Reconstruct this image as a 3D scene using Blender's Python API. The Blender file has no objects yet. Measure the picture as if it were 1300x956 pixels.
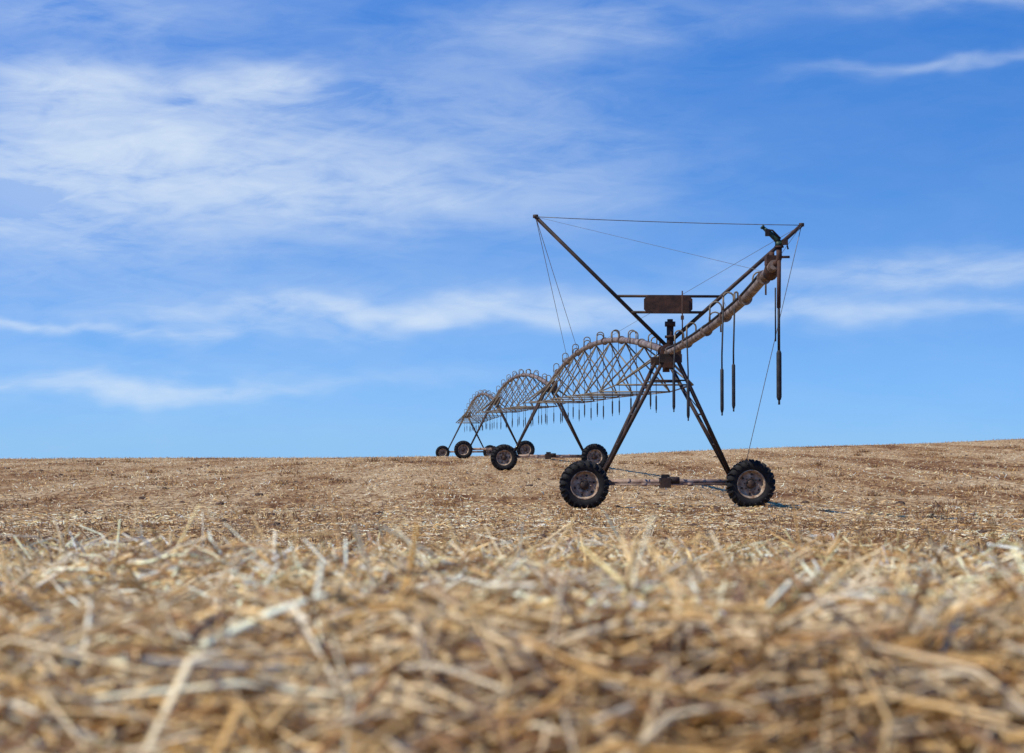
import bpy, math, random
import numpy as np
from mathutils import Vector, Matrix
random.seed(4); rng=np.random.default_rng(7)
scene=bpy.context.scene
CH=1.70            # camera height datum (tower ground is about 0)
# ------------------------------------------------------------------ noise
_tab=np.random.default_rng(1).random((256,256))
def vnoise(x,y,s=0):
    x=np.asarray(x,float)+s*17.3; y=np.asarray(y,float)+s*31.7
    ix=np.floor(x).astype(int); iy=np.floor(y).astype(int)
    fx=x-ix; fy=y-iy; fx=fx*fx*(3-2*fx); fy=fy*fy*(3-2*fy)
    a=_tab[ix%256,iy%256]; b=_tab[(ix+1)%256,iy%256]; c=_tab[ix%256,(iy+1)%256]; d=_tab[(ix+1)%256,(iy+1)%256]
    return (a*(1-fx)+b*fx)*(1-fy)+(c*(1-fx)+d*fx)*fy-0.5
PY=[-400,-60,-10,0,2,4,8,12,20,30,40,49.8,70,91.4,115,133,150,174.6,220,400,1000,6000]
PZ=[-2.5,-.8,-.27,-.23,-.235,-.31,-.50,-.67,-.95,-1.23,-1.45,-1.63,-1.47,-1.30,-1.20,-1.16,-1.13,-1.45,-3.0,-9.5,-24,-150]
def ss(a,b,x):
    t=np.clip((x-a)/(b-a),0,1); return t*t*(3-2*t)
def ground(X,Y):
    X=np.asarray(X,float); Y=np.asarray(Y,float)
    z=np.interp(Y,PY,PZ)
    for k in (0.96,1.04): z=z+np.interp(Y*k,PY,PZ)
    z=z/3
    s=ss(60,150,Y)
    z=z+s*(0.034*np.clip(X,0,130)*ss(0,14,X)+0.004*np.clip(X,-150,0))
    far=np.clip(Y/60,0,1)
    z=z+vnoise(X/9,Y/14,2)*0.12*far+vnoise(X/2.2,Y/2.2,3)*0.05*np.clip(Y/6,0.2,1)
    z=z+vnoise(X/.5,Y/.5,4)*0.045*ss(80,20,Y)
    return z+CH
# ------------------------------------------------------------------ materials
def newmat(name):
    m=bpy.data.materials.new(name); m.use_nodes=True
    nt=m.node_tree; return m,nt,nt.nodes['Principled BSDF']
def noisemat(name,c1,c2,scale=6,rough=.6,metal=0,c3=None,thr=.5,bump=.2,bscale=40):
    m,nt,b=newmat(name)
    tc=nt.nodes.new('ShaderNodeTexCoord')
    n=nt.nodes.new('ShaderNodeTexNoise'); n.inputs['Scale'].default_value=scale; n.inputs['Detail'].default_value=7; n.inputs['Roughness'].default_value=.65
    nt.links.new(tc.outputs['Object'],n.inputs['Vector'])
    r=nt.nodes.new('ShaderNodeValToRGB'); e=r.color_ramp.elements
    e[0].position=thr-.12; e[0].color=(*c1,1); e[1].position=thr+.1; e[1].color=(*c2,1)
    if c3: x=e.new(thr+.25); x.color=(*c3,1)
    nt.links.new(n.outputs['Fac'],r.inputs['Fac']); nt.links.new(r.outputs['Color'],b.inputs['Base Color'])
    b.inputs['Roughness'].default_value=rough; b.inputs['Metallic'].default_value=metal; b.inputs['Specular IOR Level'].default_value=.3
    n2=nt.nodes.new('ShaderNodeTexNoise'); n2.inputs['Scale'].default_value=bscale; n2.inputs['Detail'].default_value=5
    nt.links.new(tc.outputs['Object'],n2.inputs['Vector'])
    bp=nt.nodes.new('ShaderNodeBump'); bp.inputs['Strength'].default_value=bump; bp.inputs['Distance'].default_value=.02
    nt.links.new(n2.outputs['Fac'],bp.inputs['Height']); nt.links.new(bp.outputs['Normal'],b.inputs['Normal'])
    return m
M_pipe=noisemat('weathered_galvanised_pipe',(.08,.045,.03),(.25,.19,.145),3.5,.6,0,(.46,.41,.34),.50)
M_truss=noisemat('dull_galvanised_angle',(.10,.065,.035),(.24,.195,.125),3,.6,0,None,.5)
M_dark=noisemat('dark_rusty_steel',(.018,.012,.009),(.065,.034,.02),3,.65,0,(.14,.075,.043),.52)
M_rust=noisemat('rusty_plate',(.03,.016,.011),(.08,.036,.021),5,.8,0,(.15,.075,.045),.5)
M_beam=noisemat('rusty_base_beam',(.16,.085,.05),(.36,.25,.18),4,.6,0,None,.5)
M_rub=noisemat('dusty_rubber',(.009,.008,.007),(.024,.021,.018),7,.85,0,(.075,.06,.042),.57)
M_rim=noisemat('painted_rim',(.12,.06,.032),(.36,.26,.17),9,.6,0,(.5,.42,.31),.47)
M_hose=noisemat('black_hose',(.012,.012,.013),(.035,.032,.03),8,.65)
M_green=noisemat('green_sprinkler_body',(.012,.03,.02),(.03,.07,.04),20,.5)
M_wire=noisemat('steel_wire',(.09,.09,.09),(.18,.18,.17),8,.5,.3)
# ------------------------------------------------------------------ mesh builder
class Part:
    def __init__(s,name,mat): s.n=name; s.m=mat; s.v=[]; s.f=[]; s.sm=[]
    def tube(s,pts,r,seg=8,caps=True):
        pts=[Vector(p) for p in pts]; n=len(pts)
        rs=r if isinstance(r,(list,tuple)) else [r]*n
        base=len(s.v); prev=None
        for i,p in enumerate(pts):
            d=(pts[min(i+1,n-1)]-pts[max(i-1,0)]).normalized()
            if prev is None:
                a=d.cross(Vector((0,0,1)))
                if a.length<.05: a=d.cross(Vector((1,0,0)))
            else: a=prev-d*prev.dot(d)
            a.normalize(); prev=a; b=d.cross(a)
            for k in range(seg):
                t=2*math.pi*k/seg
                s.v.append(p+(a*math.cos(t)+b*math.sin(t))*rs[i])
        for i in range(n-1):
            for k in range(seg):
                k2=(k+1)%seg
                s.f.append((base+i*seg+k,base+i*seg+k2,base+(i+1)*seg+k2,base+(i+1)*seg+k)); s.sm.append(seg>4)
        if caps:
            s.f.append(tuple(base+k for k in range(seg))[::-1]); s.sm.append(False)
            s.f.append(tuple(base+(n-1)*seg+k for k in range(seg))); s.sm.append(False)
    def box(s,c,ax,ay,az,hx,hy,hz):
        c=Vector(c);base=len(s.v)
        for sx in(-1,1):
            for sy in(-1,1):
                for sz in(-1,1): s.v.append(c+ax*hx*sx+ay*hy*sy+az*hz*sz)
        for q in((0,1,3,2),(4,6,7,5),(0,4,5,1),(2,3,7,6),(0,2,6,4),(1,5,7,3)):
            s.f.append(tuple(base+i for i in q)); s.sm.append(False)
    def revolve(s,c,axis,u,prof,seg=40):
        c=Vector(c); w=axis.cross(u); base=len(s.v); n=len(prof)
        for k in range(seg):
            t=2*math.pi*k/seg; d=u*math.cos(t)+w*math.sin(t)
            for r,o in prof: s.v.append(c+d*r+axis*o)
        for k in range(seg):
            k2=(k+1)%seg
            for i in range(n-1):
                s.f.append((base+k*n+i,base+k*n+i+1,base+k2*n+i+1,base+k2*n+i)); s.sm.append(True)
    def make(s,parent):
        me=bpy.data.meshes.new(s.n); me.from_pydata([tuple(v) for v in s.v],[],s.f); me.update()
        me.polygons.foreach_set('use_smooth',s.sm)
        me.materials.append(s.m); o=bpy.data.objects.new(s.n,me); scene.collection.objects.link(o)
        import bmesh
        bm=bmesh.new(); bm.from_mesh(me); bmesh.ops.recalc_face_normals(bm,faces=bm.faces); bm.to_mesh(me); bm.free()
        o.parent=parent; return o
UP=Vector((0,0,1))
root=bpy.data.objects.new('center_pivot_irrigation_system',None); scene.collection.objects.link(root)
T=[Vector((3.75,49.8,0)),Vector((1.65,91.4,0)),Vector((-1.15,133,0)),Vector((-3.9,174.6,0))]
def wheel(name,c,axis,u,rot):
    ty=Part(name+'_tyre',M_rub); R=.57; w=.15
    prof=[(.335,-w*.75),(.37,-w*1.0),(.45,-w*1.12),(.51,-w*1.05),(.545,-w*.8),(R,-w*.3),(R,w*.3),(.545,w*.8),(.51,w*1.05),(.45,w*1.12),(.37,w),(.335,w*.75)]
    ty.revolve(c,axis,u,prof,48)
    N=22; wv=axis.cross(u)
    for side in(-1,1):
        for k in range(N):
            t=2*math.pi*(k+(.5 if side>0 else 0))/N+rot
            def P(r,tt,o): return Vector(c)+(u*math.cos(tt)+wv*math.sin(tt))*r+axis*o
            rows=[(R-.01,.0,-.01),(R-.015,.05,.09),(.535,.10,.15),(.47,.13,.175)]
            hw=.042; base=len(ty.v)
            for (r,dt,o) in rows:
                tt=t+dt; o=o*side
                lift=.045 if r>.5 else .012
                oo=.03*side if r<.54 else 0
                for a,l,q in((-hw,0,0),(-hw*.75,lift,oo),(hw*.75,lift,oo),(hw,0,0)):
                    ty.v.append(P(r+l,tt+a,o+q))
            for i in range(3):
                for j in range(3):
                    a=base+i*4+j; ty.f.append((a,a+1,a+5,a+4)); ty.sm.append(False)
            ty.f.append((base,base+1,base+2,base+3)); ty.sm.append(False)
            ty.f.append((base+12,base+13,base+14,base+15)); ty.sm.append(False)
    ty.make(root)
    ri=Part(name+'_rim',M_rim)
    ri.revolve(c,axis,u,[(.345,-.12),(.352,-.14),(.335,-.145),(.315,-.12),(.29,-.05),(.27,-.03),(.20,-.055),(.13,-.06),(.12,-.035),(.0,-.03)],40)
    ri.revolve(c,axis,u,[(.345,.12),(.352,.14),(.335,.145),(.315,.12),(.29,.05),(.27,-.01)],40)
    ri.make(root)
    hb=Part(name+'_hub',M_dark)
    hb.revolve(c,axis,u,[(.105,-.03),(.10,-.10),(.07,-.12),(.0,-.125)],20)
    for k in range(8):
        t=2*math.pi*k/8+rot
        p=Vector(c)+(u*math.cos(t)+wv*math.sin(t))*.155; hb.tube([p-axis*.075,p-axis*.05],.016,6)
    for k in range(6):
        t=2*math.pi*(k+.5)/6+rot
        p=Vector(c)+(u*math.cos(t)+wv*math.sin(t))*.235-axis*.047; hb.tube([p-axis*.004,p+axis*.02],.028,10)
    hb.make(root)
tops=[];frames=[]
H=3.79; BOW=.95
for i,c in enumerate(T):
    a=T[max(i-1,0)]; b=T[min(i+1,len(T)-1)]
    t=(b-a).normalized(); s=Vector((t.y,-t.x,0)).normalized()
    g=[float(ground(c.x+s.x*q,c.y+s.y*q)) for q in(-2.02,2.02)]
    gz=(g[0]+g[1])/2; frames.append((c,t,s,gz,g)); tops.append(Vector((c.x,c.y,gz+H)))
def W(i,sv,l,h):
    c,t,s,gz,g=frames[i]; p=c+s*sv+t*l; return Vector((p.x,p.y,gz+h))
# ---- towers
for i in range(len(T)):
    c,t,s,gz,g=frames[i]; nm=f'tower{i+1}'
    for j,sv in enumerate((-2.02,2.02)):
        p=W(i,sv,-.22,0); p.z=g[j]+.56
        wheel(f'{nm}_wheel{j+1}',p,t,s,random.random())
    L=Part(nm+'_legs',M_dark)
    seg=8
    for sv in(-1,1):
        for l in(-1,1):
            L.tube([W(i,sv*1.62,l*.10,.66),W(i,sv*.16,l*.85,H-.22)],.05,seg)
        for f in(.3,.55,.78):
            a=W(i,sv*(1.62-1.46*f),-(.10+.75*f),.66+(H-.88)*f); b=W(i,sv*(1.62-1.46*f),(.10+.75*f),.66+(H-.88)*f)
            L.tube([a,b],.024,6)
        for f,f2 in((.3,.55),(.55,.78)):
            a=W(i,sv*(1.62-1.46*f),-(.10+.75*f),.66+(H-.88)*f); b=W(i,sv*(1.62-1.46*f2),(.10+.75*f2),.66+(H-.88)*f2)
            L.tube([a,b],.014,5)
        L.box(W(i,sv*1.68,0,.64),s,t,UP,.14,.16,.10)
    for l in(-1,1): L.box(W(i,0,l*.85,H-.2),s,t,UP,.27,.05,.10)
    for l in(-.85,.85):
        L.tube([W(i,-.42,l*.72,H-.72),W(i,.42,l*.72,H-.72)],.022,6)
    L.make(root)
    B=Part(nm+'_base_beam',M_beam)
    B.tube([W(i,-1.95,.05,.62),W(i,1.95,.05,.62)],.066,10)
    B.tube([W(i,-1.8,-.13,.56),W(i,1.8,-.13,.56)],.022,8)
    B.tube([W(i,-.62,-.13,.56),W(i,-.50,-.13,.56)],.045,8); B.tube([W(i,.50,-.13,.56),W(i,.62,-.13,.56)],.045,8)
    B.tube([W(i,-.95,.05,.62),W(i,-.88,.05,.62)],.085,10); B.tube([W(i,.88,.05,.62),W(i,.95,.05,.62)],.085,10)
    B.make(root)
    G=Part(nm+'_gear_motor',M_dark)
    G.box(W(i,-.05,-.12,.60),s,t,UP,.13,.12,.12); G.tube([W(i,.0,-.12,.66),W(i,.30,-.12,.66)],.085,12)
    G.box(W(i,-.02,.05,.76),s,t,UP,.10,.08,.04)
    for sv in(-1,1):
        G.tube([W(i,sv*2.02,-.10,.55),W(i,sv*2.02,.12,.55)],.13,12); G.box(W(i,sv*1.88,.0,.6),s,t,UP,.16,.10,.09)
    G.make(root)
    C=Part(nm+'_control_box',M_rust)
    C.box(W(i,.30,.5,H+.02),s,t,UP,.12,.14,.19); C.make(root)
# ---- spans
NB=9
def hang(P,H_,p,s,side,zb,r1=.016,r2=.028,wl=.6,h=.13,off=.11):
    a=p+UP*.07; pts=[a,a+UP*h]
    for k in range(1,7):
        th=math.pi*k/6
        pts.append(a+UP*(h+off*.9*math.sin(th))+s*side*off*(1-math.cos(th))/1.0)
    P.tube(pts,.02,6)
    e=pts[-1]
    sw=Vector((random.uniform(-.03,.03),random.uniform(-.03,.03),0))
    bot=Vector((e.x,e.y,zb))+sw
    P.tube([e,e-UP*.25],.02,6)
    H_.tube([e-UP*.2,e.lerp(bot,.5)+sw*.5,bot+UP*wl],r1,6)
    H_.tube([bot+UP*wl,bot+UP*(wl-.03),bot+UP*.06,bot],[r1,r2,r2,r2*.6],8)
    H_.tube([bot,bot-UP*.06],r2*.5,6)
def span(i):
    p0,p1=tops[i],tops[i+1]; t=(p1-p0); t.z=0; t.normalize(); s=Vector((t.y,-t.x,0))
    def pp(u): return p0.lerp(p1,u)+UP*(BOW*4*u*(1-u))
    P=Part(f'span{i+1}_pipe',M_pipe); P.tube([pp(k/48) for k in range(49)],.085,14)
    for k in range(1,8):
        q=pp(k/8); d=(pp(k/8+.004)-q).normalized(); P.tube([q-d*.03,q+d*.03],.125,14)
    TR=Part(f'span{i+1}_truss',M_truss)
    dep=lambda u:1.78*max(0.0,math.sin(math.pi*u))**.35
    us=[(k+.5)/(NB+0.0) for k in range(NB)]
    lo={-1:[],1:[]}
    for sd in(-1,1):
        for u in us: lo[sd].append(pp(u)-UP*dep(u)+s*sd*.98)
        pts=[pp(.022)-UP*.12+s*sd*.1]+lo[sd]+[pp(.978)-UP*.12+s*sd*.1]
        TR.tube(pts,.018,6)
        for k,u in enumerate(us):
            for du in(-.5/NB,.5/NB):
                uu=min(max(u+du,.015),.985)
                TR.tube([pp(uu)-UP*.08,lo[sd][k]],.024,5)
    for k in range(NB):
        TR.tube([lo[-1][k],lo[1][k]],.024,5)
    TR.make(root)
    Hs=Part(f'span{i+1}_drop_hoses',M_hose); Gn=Part(f'span{i+1}_goosenecks',M_truss)
    n=17
    for k in range(n):
        u=(k+.5)/n; q=pp(u); hang(Gn,Hs,q,s,1 if k%2 else -1,CH+.82+random.uniform(-.06,.06),r1=.010,r2=.022,wl=.40)
    Hs.make(root); Gn.make(root); P.make(root)
for i in range(len(T)-1): span(i)
# ---- overhang
line=lambda Y:3.75+(49.8-Y)*.05
O=[(49.8,2.14),(47.7,2.17),(45,2.24),(42.1,2.37),(40,2.50),(38.3,2.62),(36.8,2.78),(35.7,2.92),(35.0,3.02)]
oy=[a for a,_ in O][::-1]; oz=[b for _,b in O][::-1]
def op(Y): return Vector((line(Y),Y,CH+float(np.interp(Y,oy,oz))))
ov=Part('overhang_pipe',M_pipe)
ys=np.linspace(50.4,35.0,40); pts=[]
for y in ys: pts.append((op(y-.5)+op(y)+op(min(y+.5,49.8)))/3 if y>35.6 and y<49.4 else op(y))
for p,y in zip(pts,ys): p.y=y; p.x=line(y)
ov.tube(pts,.088,16)
for y in(49.0,46.0,43.0,40.4,38.0,36.0):
    q=op(y); d=(op(y-.3)-q).normalized(); ov.tube([q-d*.03,q+d*.03],.128,16)
ov.make(root)
sdir=frames[0][2]
gn=Part('overhang_goosenecks',M_truss); hs=Part('overhang_drop_hoses',M_hose)
for y,sd,zb in((46.6,-1,.72),(44.6,-1,.5),(42.6,1,None),(40.9,-1,None),(39.4,-1,.55),(38.9,-1,.62),(37.2,1,None)):
    q=op(y)
    if zb is None:
        a=q+UP*.08; pl=[a,a+UP*.14]+[a+UP*(.14+.12*math.sin(math.pi*k/6))+sdir*sd*.12*(1-math.cos(math.pi*k/6)) for k in range(1,7)]
        pl.append(pl[-1]-UP*.3); gn.tube(pl,.018,6)
    else: hang(gn,hs,q,sdir,sd,CH+zb,r1=.018,r2=.034,wl=.85,h=.16,off=.10 if y!=38.9 else .03)
gn.make(root)
e=op(35.0)
ev=Part('end_valve',M_rust)
ev.tube([e+UP*-.02+Vector((-.0,.55,-.10)),e+Vector((0,.25,.0))],.125,14)
ev.box(e+Vector((-.02,.3,.1)),sdir,frames[0][1],UP,.09,.12,.08); ev.tube([e+Vector((0,.3,.1)),e+Vector((0,.3,.24))],.045,10)
ev.make(root)
er=Part('end_riser',M_rust)
er.tube([e+Vector((0,.1,0)),e+Vector((.05,-.08,.03)),e+Vector((.07,-.12,.10)),e+Vector((.07,-.12,.30))],.05,10)
er.tube([e+Vector((.07,-.12,.10)),e+Vector((.06,-.12,-.75))],.035,10)
er.tube([e+Vector((.07,-.12,.28)),e+Vector((.07,-.12,.31))],.08,12)
er.tube([e+Vector((.07,-.12,.12)),e+Vector((.25,-.14,.12))],.022,8)
er.make(root)
zz=e+Vector((.06,-.12,-.6))
bot=Vector((zz.x,zz.y,CH+.70))
hs.tube([zz,bot+UP*.85],.024,8); hs.tube([bot+UP*.85,bot+UP*.8,bot+UP*.05,bot],[.024,.045,.045,.03],10); hs.tube([bot,bot-UP*.08],.02,6)
z2=zz+Vector((-.05,.05,0)); hs.tube([z2+UP*.2,Vector((z2.x,z2.y,CH+1.7))],.014,6)
hs.make(root)
gun=Part('end_gun',M_green); g0=e+Vector((.07,-.12,.31))
gun.tube([g0,g0+UP*.07],.07,12)
gun.tube([g0+UP*.05,g0+Vector((-.05,0,.13)),g0+Vector((-.20,-.02,.25)),g0+Vector((-.27,-.02,.31))],[.055,.058,.04,.028],12)
gun.tube([g0+Vector((-.27,-.02,.31)),g0+Vector((-.30,-.02,.335))],.04,10)
gun.make(root)
gb=Part('end_gun_drive_arm',M_dark)
gb.tube([g0+Vector((.02,-.05,.12)),g0+Vector((-.12,-.07,.26)),g0+Vector((-.2,-.07,.27))],.016,6)
gb.box(g0+Vector((.09,-.05,.06)),sdir,frames[0][1],UP,.05,.04,.045); gb.box(g0+Vector((-.21,-.07,.22)),sdir,frames[0][1],UP,.035,.02,.06)
gb.tube([g0+Vector((0,0,.02)),g0+Vector((.13,-.03,.03)),g0+Vector((.15,-.03,-.06))],.018,6)
gb.make(root)
# ---- V mast
V=Part('v_mast',M_dark)
TL=W(0,-3.20,-.3,7.03); TRr=W(0,3.28,-.3,6.86)
V.tube([W(0,.22,0,3.72),TL],.048,8); V.tube([W(0,-.10,0,3.85),TRr],.048,8)
V.tube([W(0,-1.22,-.12,5.13),W(0,1.35,-.12,5.13)],.033,8); V.tube([W(0,-.86,-.12,4.74),W(0,.90,-.12,4.74)],.033,8)
for p in(TL,TRr): V.tube([p-Vector((0,0,.03)),p+Vector((0,0,.05))],.065,8)
V.make(root)
pl=Part('mast_plate',M_rust); cc=W(0,.03,-.19,4.93); hx,hz,k=.59,.215,.09
outl=[(-hx+k,-hz),(hx-k,-hz),(hx,-hz+k),(hx,hz-k),(hx-k,hz),(-hx+k,hz),(-hx,hz-k),(-hx,-hz+k)]
tv=frames[0][1]
for d in(-.03,.03):
    for x,z in outl: pl.v.append(cc+sdir*x+UP*z+tv*d)
pl.f.append(tuple(range(8))); pl.f.append(tuple(range(8,16))[::-1]); pl.sm+= [False]*2
for q in range(8): pl.f.append((q,(q+1)%8,8+(q+1)%8,8+q)); pl.sm.append(False)
pl.make(root)
rs=Part('riser_valve',M_rust)
rs.tube([W(0,.10,0,3.8),W(0,.10,0,4.45)],.085,12); rs.tube([W(0,.10,0,4.40),W(0,.10,0,4.52)],.13,12); rs.tube([W(0,.10,0,4.12),W(0,.10,0,4.18)],.13,12)
rs.tube([W(0,.10,0,4.52),W(0,.10,0,4.58)],.07,12)
rs.tube([W(0,.36,-.3,3.9),W(0,.36,-.3,5.25)],.018,6); rs.box(W(0,.36,-.3,4.6),sdir,tv,UP,.035,.03,.05)
rs.make(root)
jn=Part('pipe_joint',M_rust)
q=W(0,0,0,H); d=tv
jn.tube([q-d*.35,q-d*.30],.17,16); jn.tube([q+d*.3,q+d*.35],.17,16); jn.tube([q-d*.3,q+d*.3],.125,16)
jn.tube([q-UP*.1,q-UP*.5],.09,10); jn.box(q-UP*.3-d*.3,sdir,tv,UP,.17,.08,.10); jn.make(root)
wr=Part('stay_cables',M_wire)
def cab(a,b_,r=.008,sag=0):
    wr.tube([Vector(a).lerp(Vector(b_),k/8)-UP*sag*4*(k/8)*(1-k/8) for k in range(9)],r,5)
cab(TL,TRr,.010,.03)
oe=op(35.6)
cab(TL,oe,.004); cab(TRr,oe,.006); cab(W(0,1.35,-.12,5.13),op(40),.006)
def pp0(u): return tops[0].lerp(tops[1],u)+UP*(BOW*4*u*(1-u))
cab(TL,pp0(.74)); cab(TL,pp0(.62)); cab(TRr,pp0(.74),.006)
cab(TRr,W(0,1.9,-.1,.95),.009,.0)
wr.make(root)
pc=Part('power_cable',M_hose)
for i in range(len(T)-1):
    p0,p1=tops[i],tops[i+1]
    pc.tube([p0.lerp(p1,k/40)+UP*(BOW*4*(k/40)*(1-k/40)+.06)+frames[i][2]*.08 for k in range(41)],.02,6)
pc.tube([op(y)+UP*.06+sdir*-.09 for y in np.linspace(49.6,36,20)],.02,6)
pc.make(root)
# ------------------------------------------------------------------ ground
def axis(lim,n,c): 
    u=np.linspace(-1,1,n); return np.sinh(u*c)/np.sinh(c)*lim
X=axis(3500,361,9.6)
Yn=np.concatenate([-np.geomspace(400,.6,50),np.linspace(-.5,1,16)[1:],np.geomspace(1.05,6000,560)])
GX,GY=np.meshgrid(X,Yn); GZ=ground(GX,GY)
nx,ny=len(X),len(Yn)
co=np.stack([GX,GY,GZ],-1).reshape(-1,3)
idx=np.arange(nx*ny).reshape(ny,nx)
quads=np.stack([idx[:-1,:-1],idx[:-1,1:],idx[1:,1:],idx[1:,:-1]],-1).reshape(-1,4)
def fastmesh(name,co,quads,mat,smooth=True,col=None):
    me=bpy.data.meshes.new(name); me.vertices.add(len(co)); me.vertices.foreach_set('co',co.astype(np.float32).ravel())
    me.loops.add(quads.size); me.loops.foreach_set('vertex_index',quads.astype(np.int32).ravel())
    me.polygons.add(len(quads)); me.polygons.foreach_set('loop_start',np.arange(0,quads.size,4,dtype=np.int32))
    me.update(calc_edges=True)
    me.polygons.foreach_set('use_smooth',np.full(len(quads),smooth))
    if col is not None:
        a=me.attributes.new('col','FLOAT_COLOR','POINT'); a.data.foreach_set('color',col.astype(np.float32).ravel())
    me.materials.append(mat); o=bpy.data.objects.new(name,me); scene.collection.objects.link(o); return o
gm,nt,b=newmat('straw_covered_soil')
tc=nt.nodes.new('ShaderNodeTexCoord')
def nz(scale,det=6,rough=.6,mp=None):
    n=nt.nodes.new('ShaderNodeTexNoise'); n.inputs['Scale'].default_value=scale; n.inputs['Detail'].default_value=det; n.inputs['Roughness'].default_value=rough
    if mp:
        m=nt.nodes.new('ShaderNodeMapping'); m.inputs['Scale'].default_value=mp; nt.links.new(tc.outputs['Object'],m.inputs['Vector']); nt.links.new(m.outputs['Vector'],n.inputs['Vector'])
    else: nt.links.new(tc.outputs['Object'],n.inputs['Vector'])
    return n.outputs['Fac']
def ramp(f,st):
    r=nt.nodes.new('ShaderNodeValToRGB'); e=r.color_ramp.elements
    e[0].position=st[0][0]; e[0].color=(*st[0][1],1); e[1].position=st[-1][0]; e[1].color=(*st[-1][1],1)
    for p,c in st[1:-1]: x=e.new(p); x.color=(*c,1)
    nt.links.new(f,r.inputs['Fac']); return r.outputs['Color']
def mix(f,a,b_,mode='MIX'):
    m=nt.nodes.new('ShaderNodeMix'); m.data_type='RGBA'; m.blend_type=mode
    if isinstance(f,float): m.inputs[0].default_value=f
    else: nt.links.new(f,m.inputs[0])
    nt.links.new(a,m.inputs[6]); nt.links.new(b_,m.inputs[7]); return m.outputs[2]
fine=ramp(nz(5,10,.8,(1,.35,1)),[(.39,(.12,.062,.028)),(.475,(.32,.20,.095)),(.54,(.51,.365,.20)),(.64,(.74,.60,.39))])
patch=ramp(nz(.30,9,.75,(1,.13,1)),[(.39,(.38,.24,.15)),(.455,(.74,.60,.46)),(.53,(1.0,.95,.88)),(.63,(1.15,1.13,1.08))])
colr=mix(1.0,fine,patch,'MULTIPLY')
nt.links.new(colr,b.inputs['Base Color']); b.inputs['Roughness'].default_value=.95; b.inputs['Specular IOR Level'].default_value=.1
bp=nt.nodes.new('ShaderNodeBump'); bp.inputs['Strength'].default_value=.9; bp.inputs['Distance'].default_value=.11
nt.links.new(nz(4,8,.75),bp.inputs['Height']); nt.links.new(bp.outputs['Normal'],b.inputs['Normal'])
fastmesh('harvested_field',co,quads,gm)
# ------------------------------------------------------------------ straw
sm,nt,b=newmat('dry_straw')
at=nt.nodes.new('ShaderNodeAttribute'); at.attribute_name='col'
nt.links.new(at.outputs['Color'],b.inputs['Base Color'])
b.inputs['Roughness'].default_value=.42; b.inputs['Specular IOR Level'].default_value=.35
PAL=np.array([(.86,.65,.36),(.76,.50,.20),(.60,.35,.11),(.92,.78,.52),(.32,.16,.055),(.15,.07,.027),(.46,.25,.09)])
def straw(name,x,y,hgt,L,r,pitch,colw,flat=.35,curv=.12,pk=1.0):
    N=len(x); yaw=rng.uniform(0,2*np.pi,N)
    d=np.stack([np.cos(yaw)*np.cos(pitch),np.sin(yaw)*np.cos(pitch),np.sin(pitch)],-1)
    z=ground(x,y)+hgt+np.abs(np.sin(pitch))*L*.42
    c=np.stack([x,y,z],-1)
    ref=rng.normal(size=(N,3)); a=np.cross(d,ref); a/=np.linalg.norm(a,axis=1,keepdims=True)+1e-9; bb=np.cross(d,a)
    bend=(a*rng.normal(size=(N,1))+bb*rng.normal(size=(N,1)))*(L*curv)[:,None]
    P=[c-d*(L/2)[:,None],c+bend,c+d*(L/2)[:,None]]
    fl=np.where(rng.random(N)<flat,.22,1.0); wide=np.where(fl<1,1.7,1.0)
    V=np.zeros((N,9,3))
    for i,sc in enumerate((1,.95,.7)):
        for k in range(3):
            t=2*np.pi*k/3
            V[:,i*3+k]=P[i]+(a*(np.cos(t)*r*sc*wide)[:,None]+bb*(np.sin(t)*r*sc*fl)[:,None])
    base=(np.arange(N)*9)[:,None,None]
    q=[]
    for i in range(2):
        for k in range(3):
            k2=(k+1)%3; q.append((i*3+k,i*3+k2,(i+1)*3+k2,(i+1)*3+k))
    Q=(base+np.array(q)[None]).reshape(-1,4)
    ci=rng.choice(len(PAL),N,p=colw); cc=PAL[ci]*rng.uniform(.75,1.1,(N,1))
    pv=(.75*vnoise(x/.45,y/.6,9)+.5*vnoise(x/3,y/9,8))*pk
    patch=np.stack([1+pv*.85,1+pv*1.05,1+pv*1.3],-1)
    cc=np.clip(cc*patch,0.01,.9)
    col=np.concatenate([cc,np.ones((N,1))],1); col=np.repeat(col,9,axis=0)
    return fastmesh(name,V.reshape(-1,3),Q,sm,True,col)
W1=[.25,.22,.15,.13,.12,.06,.07]; W2=[.22,.2,.15,.13,.13,.09,.08]
def scat(N,y0,y1,pw,k=.36,m=.8):
    u=rng.random(N)
    y=(y0**pw+(y1**pw-y0**pw)*u)**(1/pw); return rng.uniform(-1,1,N)*(k*y+m),y
x,y=scat(50000,.7,6.5,1.15,.36,.6)
clump=np.clip(vnoise(x/.4,y/.5,11)+.5,0,1)**1.5
hg=rng.random(len(x))*.09*clump
pt=rng.normal(0,.20,len(x)); up=rng.random(len(x))<.055*(.4+1.6*clump); pt[up]=rng.uniform(.3,1.05,up.sum())
pt[(y<1.5)&up]=.1
LL=rng.uniform(.05,.22,len(x)); LL[up]*=.7
straw('foreground_straw',x,y,hg,LL,rng.uniform(.0011,.0030,len(x)),pt,W1,.35,.09)
x,y=scat(60000,5.5,55,.4,.30,.6)
pt=rng.normal(0,.12,len(x)); up=rng.random(len(x))<.05*ss(12,6,y)+.015; pt[up]=rng.uniform(.3,1.2,up.sum())
straw('midfield_straw',x,y,rng.random(len(x))*.012,rng.uniform(.05,.13,len(x)),rng.uniform(.0016,.0028,len(x))*(np.maximum(1,y/8)**.7),pt,W2,pk=1.15)
x,y=scat(26000,55,165,.8,.30,1)
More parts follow.
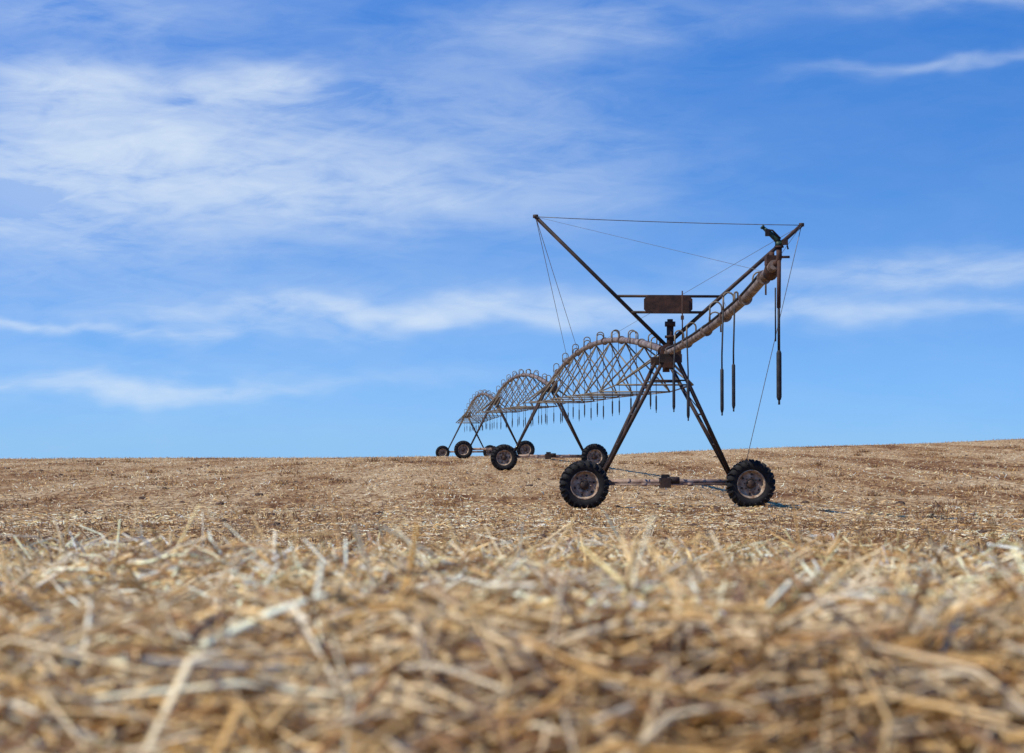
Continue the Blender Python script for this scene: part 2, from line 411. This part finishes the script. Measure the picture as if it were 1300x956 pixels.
pt=rng.uniform(0,.9,len(x)); up=(y>125)&(rng.random(len(x))<.4); pt[up]=rng.uniform(.7,1.5,up.sum())
straw('far_stubble',x,y,rng.random(len(x))*.01,rng.uniform(.05,.16,len(x)),rng.uniform(.007,.014,len(x)),pt,W2)
x,y=scat(70,3.0,6.0,1,.27,.1); L=rng.uniform(.11,.24,len(x)); straw('dry_weed_stalks',x,y,np.zeros(len(x)),L,rng.uniform(.0015,.0027,len(x)),rng.uniform(.6,1.35,len(x)),[.35,.2,.1,.1,.15,.0,.1],.2,.08)
# dead weed tufts: fans of blades in clumps
tx=[];ty_=[];tl=[];tr=[];tp=[]
for k in range(230):
    yy=9*(15)**(random.random()**.9); xx=random.uniform(-.27,.27)*yy
    if k==0: yy,xx=120,-8.1
    n=60; f=1 if yy<30 else 1.5; R=random.uniform(.05,.22)*f; hh=random.uniform(.6,1.6)*f
    if k==0: R=.22; hh=3.4
    tx+=list(xx+rng.normal(0,R*1.4,n)); ty_+=list(yy+rng.normal(0,R*1.5,n)); tl+=list(rng.uniform(.04,.11,n)*hh)
    tr+=list(np.full(n,.0017*max(1,yy/9)**.85)); tp+=list(rng.uniform(.1,1.4,n))
tx=np.array(tx);ty_=np.array(ty_);tl=np.array(tl)
straw('dead_weed_tufts',tx,ty_,np.zeros(len(tx)),tl,np.array(tr),np.array(tp),[.0,.02,.10,.0,.36,.30,.22],.2)
# soil clods
cl=Part('soil_clods',noisemat('clod_soil',(.05,.03,.02),(.13,.08,.05),15,.95))
for k in range(90):
    yy=9*(14)**random.random(); xx=random.uniform(-.27,.27)*yy; r=random.uniform(.02,.065)*(1 if yy<40 else 1.6)
    z=float(ground(xx,yy)); base=len(cl.v); n1,n2=7,5
    for a in range(n2):
        ph=math.pi*a/(n2-1)
        for q_ in range(n1):
            t=2*math.pi*q_/n1; rr=r*random.uniform(.75,1.2)
            cl.v.append(Vector((xx+math.sin(ph)*math.cos(t)*rr*1.5,yy+math.sin(ph)*math.sin(t)*rr,z+math.cos(ph)*rr*.7+.01)))
    for a in range(n2-1):
        for q_ in range(n1):
            k2=(q_+1)%n1; cl.f.append((base+a*n1+q_,base+a*n1+k2,base+(a+1)*n1+k2,base+(a+1)*n1+q_)); cl.sm.append(False)
cl.make(None)
# ------------------------------------------------------------------ sky & sun
el=math.radians(50); az=math.radians(22)
S=Vector((-math.cos(el)*math.cos(az),-math.cos(el)*math.sin(az),math.sin(el)))
ld=bpy.data.lights.new('sun','SUN'); ld.energy=5.0; ld.angle=math.radians(.53); ld.color=(1,.94,.83)
lo=bpy.data.objects.new('sun',ld); scene.collection.objects.link(lo); lo.rotation_euler=S.to_track_quat('Z','Y').to_euler(); lo.location=(-30,-10,40)
w=bpy.data.worlds.new('World'); scene.world=w; w.use_nodes=True; nt=w.node_tree; N=nt.nodes; Lk=nt.links
bg=N['Background']; bg.inputs['Strength'].default_value=.12
tc=N.new('ShaderNodeTexCoord')
sx=N.new('ShaderNodeSeparateXYZ'); Lk.new(tc.outputs['Generated'],sx.inputs[0])
def mth(op,a,b_=None,c=None,clamp=False):
    m=N.new('ShaderNodeMath'); m.operation=op; m.use_clamp=clamp
    for i,q in enumerate((a,b_,c)):
        if q is None: continue
        if isinstance(q,(int,float)): m.inputs[i].default_value=q
        else: Lk.new(q,m.inputs[i])
    return m.outputs[0]
zl=mth('ADD',mth('MULTIPLY',mth('MAXIMUM',sx.outputs[2],0.0),4.6),.16)
cb=N.new('ShaderNodeCombineXYZ'); Lk.new(sx.outputs[0],cb.inputs[0]); Lk.new(sx.outputs[1],cb.inputs[1]); Lk.new(zl,cb.inputs[2])
nrm=N.new('ShaderNodeVectorMath'); nrm.operation='NORMALIZE'; Lk.new(cb.outputs[0],nrm.inputs[0])
sky=N.new('ShaderNodeTexSky'); sky.sky_type='NISHITA'; sky.sun_disc=False; sky.sun_elevation=el; sky.sun_rotation=math.atan2(S.x,S.y)
sky.air_density=1.0; sky.dust_density=.3; sky.ozone_density=2.0
Lk.new(nrm.outputs[0],sky.inputs['Vector'])
tint=N.new('ShaderNodeMix'); tint.data_type='RGBA'; tint.blend_type='MULTIPLY'; tint.inputs[0].default_value=1
Lk.new(sky.outputs[0],tint.inputs[6]); tint.inputs[7].default_value=(.08,1.02,2.15,1)
u=mth('MULTIPLY',mth('ARCTAN2',sx.outputs[0],sx.outputs[1]),10); v=mth('MULTIPLY',mth('ARCSINE',sx.outputs[2]),10)
def noise(su,sv,seed,det=6,rough=.55,dist=0,rot=0):
    cx=N.new('ShaderNodeCombineXYZ')
    uu=mth('ADD',u,mth('MULTIPLY',v,rot)); vv=mth('SUBTRACT',v,mth('MULTIPLY',u,rot))
    Lk.new(mth('MULTIPLY',uu,su),cx.inputs[0]); Lk.new(mth('MULTIPLY',vv,sv),cx.inputs[1]); cx.inputs[2].default_value=seed
    n=N.new('ShaderNodeTexNoise'); n.inputs['Scale'].default_value=1; n.inputs['Detail'].default_value=det; n.inputs['Roughness'].default_value=rough; n.inputs['Distortion'].default_value=dist
    Lk.new(cx.outputs[0],n.inputs['Vector']); return n.outputs['Fac']
wu=mth('MULTIPLY',mth('SUBTRACT',noise(1.2,2.5,3.1,3),.5),.75); wv=mth('MULTIPLY',mth('SUBTRACT',noise(1.6,3.2,8.7,3),.5),.30)
du=mth('ADD',u,wu); dv=mth('ADD',v,wv)
def blob(px,py,rx,ry,amp,rot=0):
    a=mth('SUBTRACT',du,(px-650)/260); b_=mth('SUBTRACT',dv,(560-py)/260)
    b2=mth('SUBTRACT',b_,mth('MULTIPLY',a,rot)) if rot else b_
    a1=mth('MULTIPLY',a,260/rx); b1=mth('MULTIPLY',b2,260/ry)
    return mth('MULTIPLY',mth('EXPONENT',mth('MULTIPLY',mth('ADD',mth('MULTIPLY',a1,a1),mth('MULTIPLY',b1,b1)),-1)),amp)
blobs=[(320,120,105,24,1.0,0),(70,125,110,34,.75,-.05),(190,200,220,42,.78,0),(30,255,230,55,.72,0),(430,250,170,32,.48,0),(100,230,480,220,.22,0),
(640,220,200,60,.24,0),(480,396,230,15,.66,0),(100,420,260,8,.50,0),(120,492,300,12,.52,.02),(640,385,160,20,.30,0),
(1200,350,240,22,.46,.02),(1050,400,260,16,.38,0),(740,38,170,30,.30,.05),(1240,18,150,16,.36,.0),(1200,95,140,8,.22,.05),(600,130,200,50,.18,.1),(60,20,260,40,.18,0)]
tot=None
for bb_ in blobs:
    o=blob(*bb_); tot=o if tot is None else mth('ADD',tot,o)
n1=noise(.9,4.0,1.7,6,.60,.5,-.10); n2=noise(2.6,9,5.3,6,.62,.7,.12)
str_=mth('ADD',mth('MULTIPLY',n1,.90),mth('MULTIPLY',n2,.55))
mr=mth('MULTIPLY',mth('SUBTRACT',str_,.53),2.6,clamp=True)
dens=mth('ADD',mth('MULTIPLY',tot,mth('ADD',.32,mr)),mth('MULTIPLY',mr,.03))
dens=mth('SUBTRACT',1.0,mth('EXPONENT',mth('MULTIPLY',dens,-1.45)))
hz_=mth('MULTIPLY',mth('EXPONENT',mth('MULTIPLY',mth('MAXIMUM',v,0.0),-.95)),.90)
mh=N.new('ShaderNodeMix'); mh.data_type='RGBA'
Lk.new(hz_,mh.inputs[0]); Lk.new(tint.outputs[2],mh.inputs[6]); mh.inputs[7].default_value=(2.5,4.6,6.9,1)
mc=N.new('ShaderNodeMix'); mc.data_type='RGBA'
Lk.new(dens,mc.inputs[0]); Lk.new(mh.outputs[2],mc.inputs[6]); mc.inputs[7].default_value=(6.0,6.9,7.9,1)
Lk.new(mc.outputs[2],bg.inputs['Color'])
try: w.cycles.sampling_method='NONE'
except Exception as ex: print(ex)
# ------------------------------------------------------------------ camera
cd=bpy.data.cameras.new('camera'); cam=bpy.data.objects.new('camera',cd); scene.collection.objects.link(cam); scene.camera=cam
cd.sensor_width=36; cd.lens=72; cd.clip_start=.05; cd.clip_end=20000
cam.location=(0,0,CH); cam.rotation_euler=(math.radians(90)+math.atan(82/2600),0,0)
cd.dof.use_dof=True; cd.dof.focus_distance=49.8; cd.dof.aperture_fstop=8
scene.view_settings.view_transform='Standard'; scene.view_settings.look='None'; scene.view_settings.exposure=0
